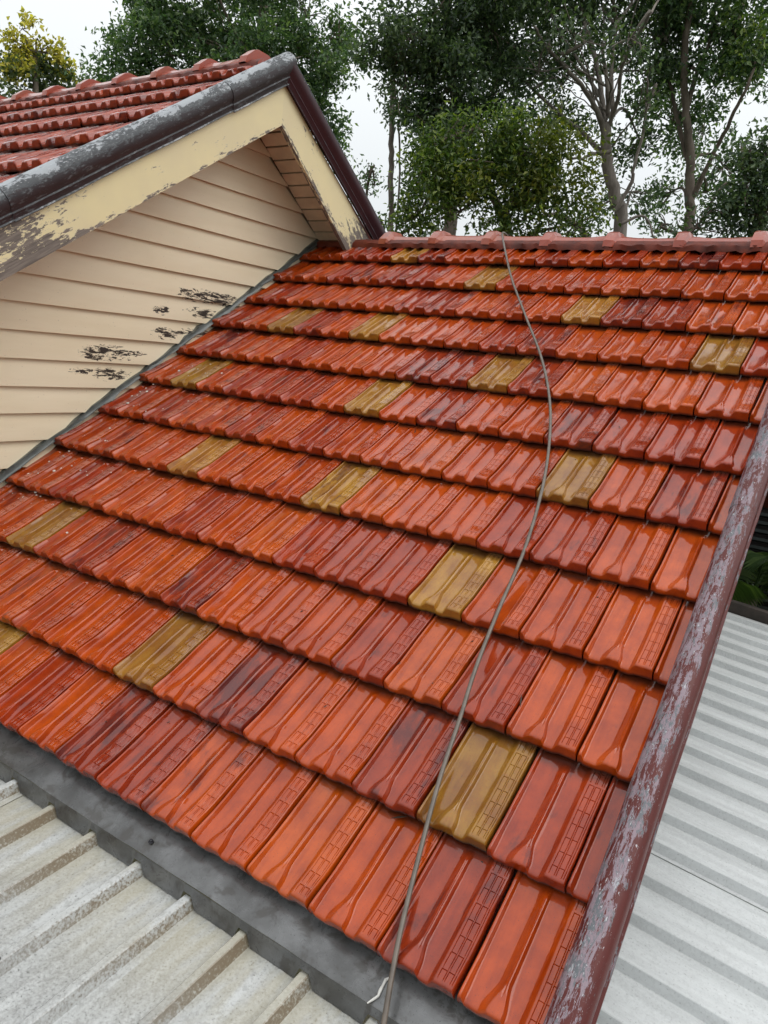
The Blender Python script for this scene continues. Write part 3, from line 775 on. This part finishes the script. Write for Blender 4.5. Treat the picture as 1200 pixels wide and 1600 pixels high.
for i in range(60):
    s_ = fr.uniform(0.05, 2.6); x = fr.uniform(-2.2, 0.1); h = tile_h(x, s_) + 0.002; L_ = fr.choice([.003, .004, .005, .006]); a0 = fr.uniform(0, 3.14)
    if i < 3: L_ = 0.022
    d_ = (math.cos(a0) * L_, math.sin(a0) * L_)
    b.tube([(x - d_[0], s_ - d_[1], h), (x, s_, h + .0012), (x + d_[0], s_ + d_[1], h)], [.0006, .0018 if i > 2 else .0028, .0006], 5)
o = b.build('leaf_litter', M['litter'], None, None, RM); tag(o, 'tiny dark specks of leaf litter on the orange tiles', 'leaf litter', kind='stuff')

# ------------------------------------------------------------------ trees
def leaves_mesh(name, C_, Dr, L_, wr_, mat, rg):
    """C_ base points (n,3), Dr unit directions, L_ lengths: folded kite-shaped leaves"""
    n = len(C_)
    rv = rg.normal(size=(n, 3)); rv[:, 2] += 0.9
    sd = np.cross(Dr, rv); sd /= np.linalg.norm(sd, axis=1)[:, None] + 1e-9
    nm = np.cross(sd, Dr)
    Wd = (L_ * wr_)[:, None]; L3 = L_[:, None]
    a = C_; m_ = C_ + Dr * L3 * 0.42 + nm * L3 * 0.02
    l_ = m_ + sd * Wd + nm * Wd * 0.55; r_ = m_ - sd * Wd + nm * Wd * 0.55
    t = C_ + Dr * L3 - nm * L3 * 0.10
    V = np.stack([a, l_, t, r_], 1).reshape(-1, 3)
    i4 = (np.arange(n) * 4)[:, None]
    T_ = np.concatenate([i4 + np.array([0, 1, 2]), i4 + np.array([0, 2, 3])], 1).reshape(-1)
    me = bpy.data.meshes.new(name)
    me.vertices.add(len(V)); me.vertices.foreach_set('co', V.astype(np.float32).ravel())
    me.loops.add(len(T_)); me.loops.foreach_set('vertex_index', T_.astype(np.int32))
    nf = len(T_) // 3
    me.polygons.add(nf); me.polygons.foreach_set('loop_start', np.arange(nf, dtype=np.int32) * 3)
    me.update(calc_edges=True); me.materials.append(mat)
    return me

def crown(name, lobes, mat, parent, leaf=0.085, per=17, sig=0.12, seed=1, wr_=0.22, dens=1.0, droop=0.35):
    rg = np.random.default_rng(seed); CC = []; DD = []; LL = []; tips = []
    for lb in lobes:
        if lb[0] == 'w':
            _, cx_, cy_, cz_, rx, ry_, dn = lb; c_ = np.array((cx_, cy_, cz_)); sc = 1.0; px, py = cx_, cz_
        else:
            px, py, rx, ry_, D = lb[:5]; dn = lb[5] if len(lb) > 5 else 1.0
            c_ = np.array(at(px, py, D)); sc = D / FPX
        ax = np.array(RIGHT); az = np.array([0, 0, 1.0]); ay = np.cross(az, ax)
        rad = np.array([rx * sc, 0.75 * (rx + ry_) / 2 * sc * 1.2, ry_ * sc])
        K = int(dn * dens * 290 * rad[0] * rad[2] / (leaf / 0.085) ** 2 + 3)
        # sprays of leaves gathered into clumps that stand off the limb, gaps between them
        nc = max(5, int(9 + 5 * rad[0]))
        cu = rg.normal(size=(nc, 3)); cu /= np.linalg.norm(cu, axis=1)[:, None]
        cr = rg.uniform(0.45, 1.02, nc)[:, None]; cs = rg.uniform(0.20, 0.40, nc)
        wgt = cs ** 2 / np.sum(cs ** 2)
        ci = rg.choice(nc, K, p=wgt)
        u2 = rg.normal(size=(K, 3)); u2 /= np.linalg.norm(u2, axis=1)[:, None]
        u2[:, 2] = np.abs(u2[:, 2]) * 0.9 - 0.25
        q = cu[ci] * cr[ci] + u2 * (cs[ci] * rg.random(K) ** 0.4)[:, None] * 1.15
        u = 0.35 * cu[ci] + u2; u /= np.linalg.norm(u, axis=1)[:, None]
        pos = c_ + q[:, :1] * rad[0] * ax + q[:, 1:2] * rad[1] * ay + q[:, 2:3] * rad[2] * az
        tips.append((Vector(c_), [Vector(p) for p in pos[:10]]))
        n = K * per
        base = np.repeat(pos, per, 0); outw = np.repeat(u, per, 0)
        tw = np.repeat(rg.normal(size=(K, 3)), per, 0); tw /= np.linalg.norm(tw, axis=1)[:, None]
        along = rg.uniform(-1, 1, size=(n, 1)) * sig * 1.6
        off = tw * along + rg.normal(size=(n, 3)) * sig * 0.55
        ow = outw[:, :1] * ax + outw[:, 1:2] * ay + outw[:, 2:3] * az
        d_ = ow * 0.5 + rg.normal(size=(n, 3)) * 0.75 + tw * 0.4; d_[:, 2] -= droop * 0.8
        d_ /= np.linalg.norm(d_, axis=1)[:, None]
        CC.append(base + off); DD.append(d_); LL.append(leaf * rg.uniform(0.6, 1.25, n))
    me = leaves_mesh(name, np.concatenate(CC), np.concatenate(DD), np.concatenate(LL), wr_, mat, rg)
    o = bpy.data.objects.new('crown', me); link(o, parent)
    return o, tips

def limb(m_, pts, r0, r1, n=9, jit=0.0, rg=None):
    P = catmull(pts, 5); k = len(P)
    rad = [r0 + (r1 - r0) * (i / (k - 1)) ** 0.8 for i in range(k)]
    if rg: P = [p + Vector((rg.gauss(0, jit), rg.gauss(0, jit), rg.gauss(0, jit))) for p in P]
    m_.tube(P, rad, n)

def tree(label, base, lobes, mat, bark, stems=(), seed=1, top=0, topr=2.0, leaf=0.085, dens=1.0, wr_=0.22, droop=0.35, twig=0.012, hang=None, extra=(), group='trees behind the roofs'):
    base = Vector((base[0], base[1], GROUND))
    t = empty('tree', base, label, 'tree', group)
    o, tips = crown('crown', lobes, mat, t, leaf, seed=seed, dens=dens, wr_=wr_, droop=droop)
    for (lb2, mat2) in extra:
        crown('crown', lb2, mat2, t, leaf, seed=seed + 50, dens=dens, wr_=wr_, droop=droop)
    rg = random.Random(seed); tr = MB(); nodes = []
    if top:                                            # the tall crown goes on above the picture
        hi = []; z = 8.7
        while z < top:
            for k in range(3):
                a_ = rg.uniform(0, 6.28); q = topr * (0.55 if z < top - 2.5 else 0.3)
                hi.append(('w', base.x + q * math.cos(a_), base.y + 0.6 + q * math.sin(a_), z + rg.uniform(-.6, .6), topr * rg.uniform(.55, .8), topr * rg.uniform(.45, .65), 0.8))
            z += 1.9
        o2, t2 = crown('crown', hi, mat, t, 0.17, seed=seed + 90, dens=1.0, wr_=wr_, droop=droop)
        limb(tr, [base + Vector((0, .5, 9.0)), base + Vector((.2, .6, 12.5)), base + Vector((0, .6, top + 2.0))], .09, .03, 8, .01, rg)
    for (pts, r0, r1) in stems:
        limb(tr, pts, r0, r1, 10, 0.006, rg); nodes += [Vector(p) for p in pts]
    if not stems:
        top = sum((c_ for c_, _ in tips), Vector()) / len(tips)
        pts = [base, base.lerp(top, .4) + Vector((.1, .1, 0)), base.lerp(top, .75), top]; limb(tr, pts, .2, .06, 10, .01, rg); nodes = pts[1:]
    br = MB()
    for c_, tp in tips:
        nd = min(nodes, key=lambda q: (q - c_).length)
        mid = nd.lerp(c_, .5) + Vector((rg.gauss(0, .12), rg.gauss(0, .12), rg.gauss(0, .12) + 0.1))
        limb(br, [nd, mid, c_], twig * 2.2, twig, 6)
        for p in tp: limb(br, [c_, c_.lerp(p, .5) + Vector((rg.gauss(0, .06), rg.gauss(0, .06), rg.gauss(0, .06))), p], twig * .8, twig * .3, 5)
    tr.build('trunk', bark, t, 60); bo = br.build('twigs', bark, t, 60); bo['kind'] = 'stuff'
    return t

def pp(l, D, dd=()):  # picture directions at distance(s) D
    return [at(x, y, (D + (dd[i] if i < len(dd) else 0))) for i, (x, y) in enumerate(l)]
def down(pts):
    b0 = pts[0]; return [Vector((b0.x, b0.y, GROUND)), Vector((b0.x, b0.y, (GROUND + b0.z) / 2))] + list(pts)

D1 = 14.5
b1 = at(360, 250, D1)
tree('big dense dark green tree behind the gable roof, left of the sky gap', (b1.x, b1.y),
     [(195, 112, 52, 40, D1), (265, 40, 70, 60, D1), (235, 85, 50, 50, D1), (345, 30, 90, 75, D1 + .6), (420, 60, 85, 80, D1), (300, 140, 95, 60, D1), (395, 140, 95, 75, D1 - .4), (495, 90, 58, 65, D1),
      (503, 160, 44, 60, D1), (480, 25, 45, 45, D1, .8), (515, 220, 26, 40, D1, .7), (320, -70, 120, 70, D1), (460, 200, 60, 60, D1), (530, 60, 18, 30, D1, .4)], M['leafA'], M['bark2'], seed=3, leaf=0.095, top=10.0, topr=1.9)
D2 = 10.5
st2 = down(pp([(700, 380), (706, 300), (715, 200), (700, 60), (690, -60)], D2 + .6))
tree('tall leafy dark green tree directly behind the orange ridge, nearest the gable', (st2[0].x, st2[0].y),
     [(640, 45, 66, 62, D2), (634, 140, 40, 55, D2), (700, 60, 80, 70, D2 + .7), (760, 40, 70, 60, D2 + .5), (690, 150, 80, 80, D2), (668, 210, 50, 50, D2), (740, 215, 60, 55, D2 + .4), (800, 215, 55, 50, D2 + .8, .9), (700, 265, 60, 50, D2 + .6, .9), (770, 150, 70, 80, D2 + .8, .9), (720, -60, 110, 60, D2), (622, 90, 20, 34, D2, .6)],
     M['leafC'], M['bark2'], stems=[(st2, .13, .05)], seed=5, leaf=0.075, top=10.2, topr=1.7)
D2b = 9.0
st3 = down(pp([(790, 390), (780, 330), (760, 280)], D2b + .5))
tree('bushy mid green tree with yellowish shoots behind the middle of the ridge', (st3[0].x, st3[0].y),
     [(684, 270, 48, 58, D2b), (655, 335, 40, 42, D2b), (720, 330, 70, 50, D2b), (740, 255, 70, 60, D2b), (800, 320, 65, 60, D2b), (700, 215, 50, 40, D2b, .8), (850, 330, 50, 50, D2b, .8), (815, 240, 55, 60, D2b, .9), (625, 368, 24, 20, D2b, .7), (900, 350, 40, 40, D2b + .3, .6)],
     M['leafB'], M['bark2'], stems=[(st3, .10, .04)], seed=8, leaf=0.07,
     extra=[([(872, 205, 34, 52, D2b - .2, .7), (895, 265, 36, 48, D2b - .2, .7), (850, 270, 40, 50, D2b - .3, .5), (740, 290, 40, 30, D2b - .5, .35), (915, 310, 30, 34, D2b, .5)], mat_leaf('young_yellow_shoots', (0.05, 0.075, 0.015), (0.10, 0.13, 0.022), (0.22, 0.23, 0.035)))])
D3 = 11.0
T3 = [(down(pp([(967, 371), (962, 315), (951, 266), (946, 224), (948, 190)], D3)), .108, .062),
      (pp([(946, 224), (937, 182), (913, 140), (885, 108), (857, 77), (835, 40)], D3, (0, -.1, -.3, -.5, -.6, -.7)), .042, .012),
      (pp([(948, 248), (913, 210), (874, 178), (832, 140), (783, 87), (760, 50)], D3, (0, .2, .4, .6, .8, .9)), .038, .011),
      (pp([(946, 205), (939, 147), (930, 87), (913, 35), (909, 0), (900, -50)], D3, (0, .2, .3, .5, .6)), .042, .014),
      (pp([(950, 200), (965, 157), (972, 105), (997, 56), (1018, 20), (1040, -30)], D3, (0, -.2, -.4, -.6, -.7)), .030, .010),
      (pp([(951, 182), (948, 122), (944, 70), (986, 7), (1000, -40)], D3, (0, -.1, -.1, .2)), .032, .010),
      (pp([(937, 150), (905, 95), (875, 50), (850, 0)], D3, (.2, .4, .5, .6)), .026, .009),
      (pp([(960, 330), (985, 290), (990, 262), (1004, 210), (1011, 157), (1011, 122)], D3 - .4), .028, .012),
      (pp([(955, 235), (930, 240), (905, 248), (880, 243)], D3 - .3), .03, .012),
      (pp([(970, 350), (1000, 338), (1012, 345), (1022, 372)], D3 - .3), .022, .01),
      (pp([(958, 180), (955, 110), (962, 40), (955, -20)], D3, (.2, .4, .5)), .035, .015),
      (pp([(920, 372), (893, 347), (862, 336), (842, 342)], D3 - .8), .05, .015)]
t3r = random.Random(77)
for i in range(12):
    a0 = t3r.uniform(60, 230); x0_ = 946 + t3r.gauss(0, 5); x1_ = t3r.uniform(830, 1040); y1_ = t3r.uniform(-40, a0 - 60); dd = t3r.uniform(-1.0, .6)
    T3.append((pp([(x0_, a0), ((x0_ * 2 + x1_) / 3 + t3r.gauss(0, 8), a0 + (y1_ - a0) * .4), (x1_ * .75 + x0_ * .25, a0 + (y1_ - a0) * .75), (x1_, y1_)], D3, (0, dd * .4, dd * .8, dd)), t3r.uniform(.008, .017), .004))
tree('tree with pale grey trunk fanning into many bare limbs above the ridge', (T3[0][0][0].x, T3[0][0][0].y),
     [(850, 20, 95, 50, D3 + .8), (900, 60, 40, 40, D3 - .8, .35), (985, 60, 36, 40, D3 - .8, .4), (1010, 170, 30, 36, D3 - .5, .35), (840, 110, 40, 36, D3 - .6, .5), (800, 90, 60, 60, D3 + 1.0, .8), (960, 20, 80, 50, D3 + 1.2, .9), (905, -50, 160, 50, D3 + .5), (1010, 110, 45, 60, D3 + 1.2, .7), (880, 130, 55, 45, D3 + 1.2, .6), (1000, 220, 40, 45, D3 + 1, .6), (985, 300, 40, 30, D3 + .6, .25), (925, 330, 35, 30, D3 + .6, .4), (870, 190, 45, 40, D3 + 1.2, .6)],
     M['leafC'], M['bark'], stems=T3, seed=12, leaf=0.08, top=10.2, topr=2.0)
D4 = 12.0
T4 = [(down(pp([(1074, 371), (1077, 315), (1079, 245), (1074, 196), (1070, 147), (1070, 70), (1077, 17), (1080, -40)], D4)), .092, .032),
      (pp([(1080, 312), (1116, 238), (1147, 175), (1172, 122), (1190, 60)], D4, (0, -.2, -.4, -.5)), .036, .012),
      (pp([(1074, 250), (1056, 175), (1049, 140), (1032, 94), (1020, 50)], D4, (0, .2, .3, .4)), .035, .014),
      (pp([(1072, 170), (1090, 110), (1110, 60), (1120, 0)], D4, (0, .2, .3, .4)), .04, .015)]
tree('tall tree with straight brown trunk, right of the fanning pale tree', (T4[0][0][0].x, T4[0][0][0].y),
     [(1085, 35, 75, 55, D4 + .5), (1150, 55, 60, 60, D4 + .3), (1040, 55, 45, 60, D4 + .6, .8), (1120, 130, 55, 50, D4 + .6, .7), (1055, 195, 42, 55, D4 + .7, .75), (1175, 120, 40, 60, D4, .8), (1100, 200, 40, 40, D4 + .8, .45), (1050, 300, 40, 35, D4 + .4, .4), (1105, 300, 35, 35, D4 + .4, .45), (1100, -50, 140, 50, D4), (1040, 350, 35, 22, D4, .5), (1130, 260, 35, 40, D4 + .5, .4)],
     M['leafA'], M['bark2'], stems=T4, seed=17, leaf=0.085, top=10.2, topr=2.0, extra=[([(1165, 30, 35, 25, D4 - .4, .3), (1160, 90, 30, 20, D4 - .4, .3)], M['leafB'])])
D5 = 9.5
st5 = down(pp([(1185, 380), (1180, 320), (1175, 260)], D5 + .3))
tree('low dark bushy tree at the right end of the ridge', (st5[0].x, st5[0].y),
     [(1165, 290, 45, 50, D5), (1195, 245, 40, 45, D5), (1135, 335, 38, 35, D5, .8), (1195, 335, 45, 40, D5), (1090, 355, 35, 20, D5, .5), (1230, 290, 40, 60, D5)], M['leafC'], M['bark2'], stems=[(st5, .09, .03)], seed=23, leaf=0.07)
D6 = 24.0
b6 = at(55, 190, D6)
tree('distant yellow green tree at the far left above the upper ridge', (b6.x, b6.y),
     [(45, 95, 36, 28, D6, .8), (30, 75, 22, 16, D6, .5), (35, 45, 14, 16, D6, .25), (92, 100, 20, 12, D6, .45), (65, 80, 20, 14, D6, .5), (112, 118, 16, 12, D6, .25), (8, 60, 10, 14, D6, .2)], M['leafY'], M['bark2'], seed=31, leaf=0.14, wr_=.3,
     extra=[([(40, 128, 46, 24, D6, .9), (80, 130, 22, 18, D6, .6), (60, 110, 20, 20, D6, .5), (110, 130, 22, 12, D6, .3), (20, 120, 16, 24, D6, .6)], M['leafG'])])
D7 = 13.0
b7 = at(577, 380, D7)
T7 = [(down(pp([(570, 378), (570, 330), (574, 290), (580, 262)], D7)), .03, .012)]
tree('small wispy sapling showing in the sky gap beside the gable', (b7.x, b7.y), [(572, 272, 18, 14, D7, .2), (585, 290, 10, 18, D7, .22), (560, 300, 12, 18, D7, .3), (592, 350, 18, 18, D7, .3), (600, 374, 16, 12, D7, .5)], M['leafA'], M['bark2'], stems=T7, seed=37, leaf=0.075)
D8 = 12.6
T8 = [(down(pp([(609, 378), (611, 320), (611, 260), (612, 200), (614, 120)], D8)), .05, .04), (down(pp([(618, 378), (622, 320), (624, 250), (622, 190)], D8 + .2)), .02, .015)]
b8 = at(610, 378, D8)
tree('thin straight grey pole trunk in the sky gap', (b8.x, b8.y), [(617, 150, 22, 40, D8, .6)], M['leafC'], M['bark'], stems=T8, seed=41, leaf=0.075)

# ------------------------------------------------------------------ things seen under the verge, lower right
fw_ = empty('slatted_screen', (0.0, 6.9, GROUND), 'dark green slatted screen wall seen past the verge roll', 'screen')
k = 0; z = -0.9
while z < 1.9:
    b = MB(); b.prism([(0, 0), (0.05, 0.01), (0.05, 0.022), (0.0, 0.012)], lambda p, t: (t, 6.85 - p[0], z + p[1] * 2.6), -2.6, 3.2); b.build('slat', M['slat'], fw_); z += 0.085
b = MB(); b.box((-2.6, 6.90, GROUND), (3.2, 6.95, 1.95)); b.build('backing', M['deck'], fw_)
for x in (-2.6, -0.9, 0.8, 2.5):
    b = MB(); b.box((x, 6.86, GROUND), (x + 0.07, 6.90, 1.95)); b.build('post', M['slat'], fw_)
pb = Vector((-0.02, 5.75, GROUND))
palm = empty('palm', pb, 'palm with arching fronds below the slatted screen', 'palm')
b = MB(); b.tube([pb, pb + Vector((.02, 0, 1.4)), pb + Vector((0, 0, 2.85))], [.10, .07, .05], 9); b.build('trunk', M['bark2'], palm, 60)
pr = random.Random(14); top = pb + Vector((0, 0, 2.85))
for k in range(11):
    az = 6.283 * k / 11 + pr.uniform(-.2, .2); el = pr.uniform(.5, 1.35); L_ = pr.uniform(1.0, 1.35)
    dr = Vector((math.cos(az) * math.cos(el), math.sin(az) * math.cos(el), math.sin(el)))
    P = [top + dr * (L_ * t) - Vector((0, 0, 0.62 * L_ * t * t)) for t in [i / 8 for i in range(9)]]
    m_ = MB(); m_.tube(P, [.012 - .0011 * i for i in range(9)], 5)
    pc = catmull(P, 3)
    for i in range(3, len(pc) - 1):
        t = (pc[i + 1] - pc[i]).normalized(); sdv = t.cross(Vector((0, 0, 1))).normalized(); ln = 0.34 * math.sin(0.5 + 2.4 * i / len(pc)) + .04
        for sg in (-1, 1):
            d_ = (sdv * sg + t * 0.75 - Vector((0, 0, .12))).normalized(); q = pc[i]; nrm = d_.cross(t).normalized()
            w_ = t * .0065
            e_ = q + d_ * ln - Vector((0, 0, .25 * ln))
            h_ = q + d_ * ln * .5
            m_.poly([q - w_ * .5, h_ - w_, e_]); m_.poly([q + w_ * .5, q - w_ * .5, e_, h_ + w_])
    m_.build('frond', M['palm'], palm)
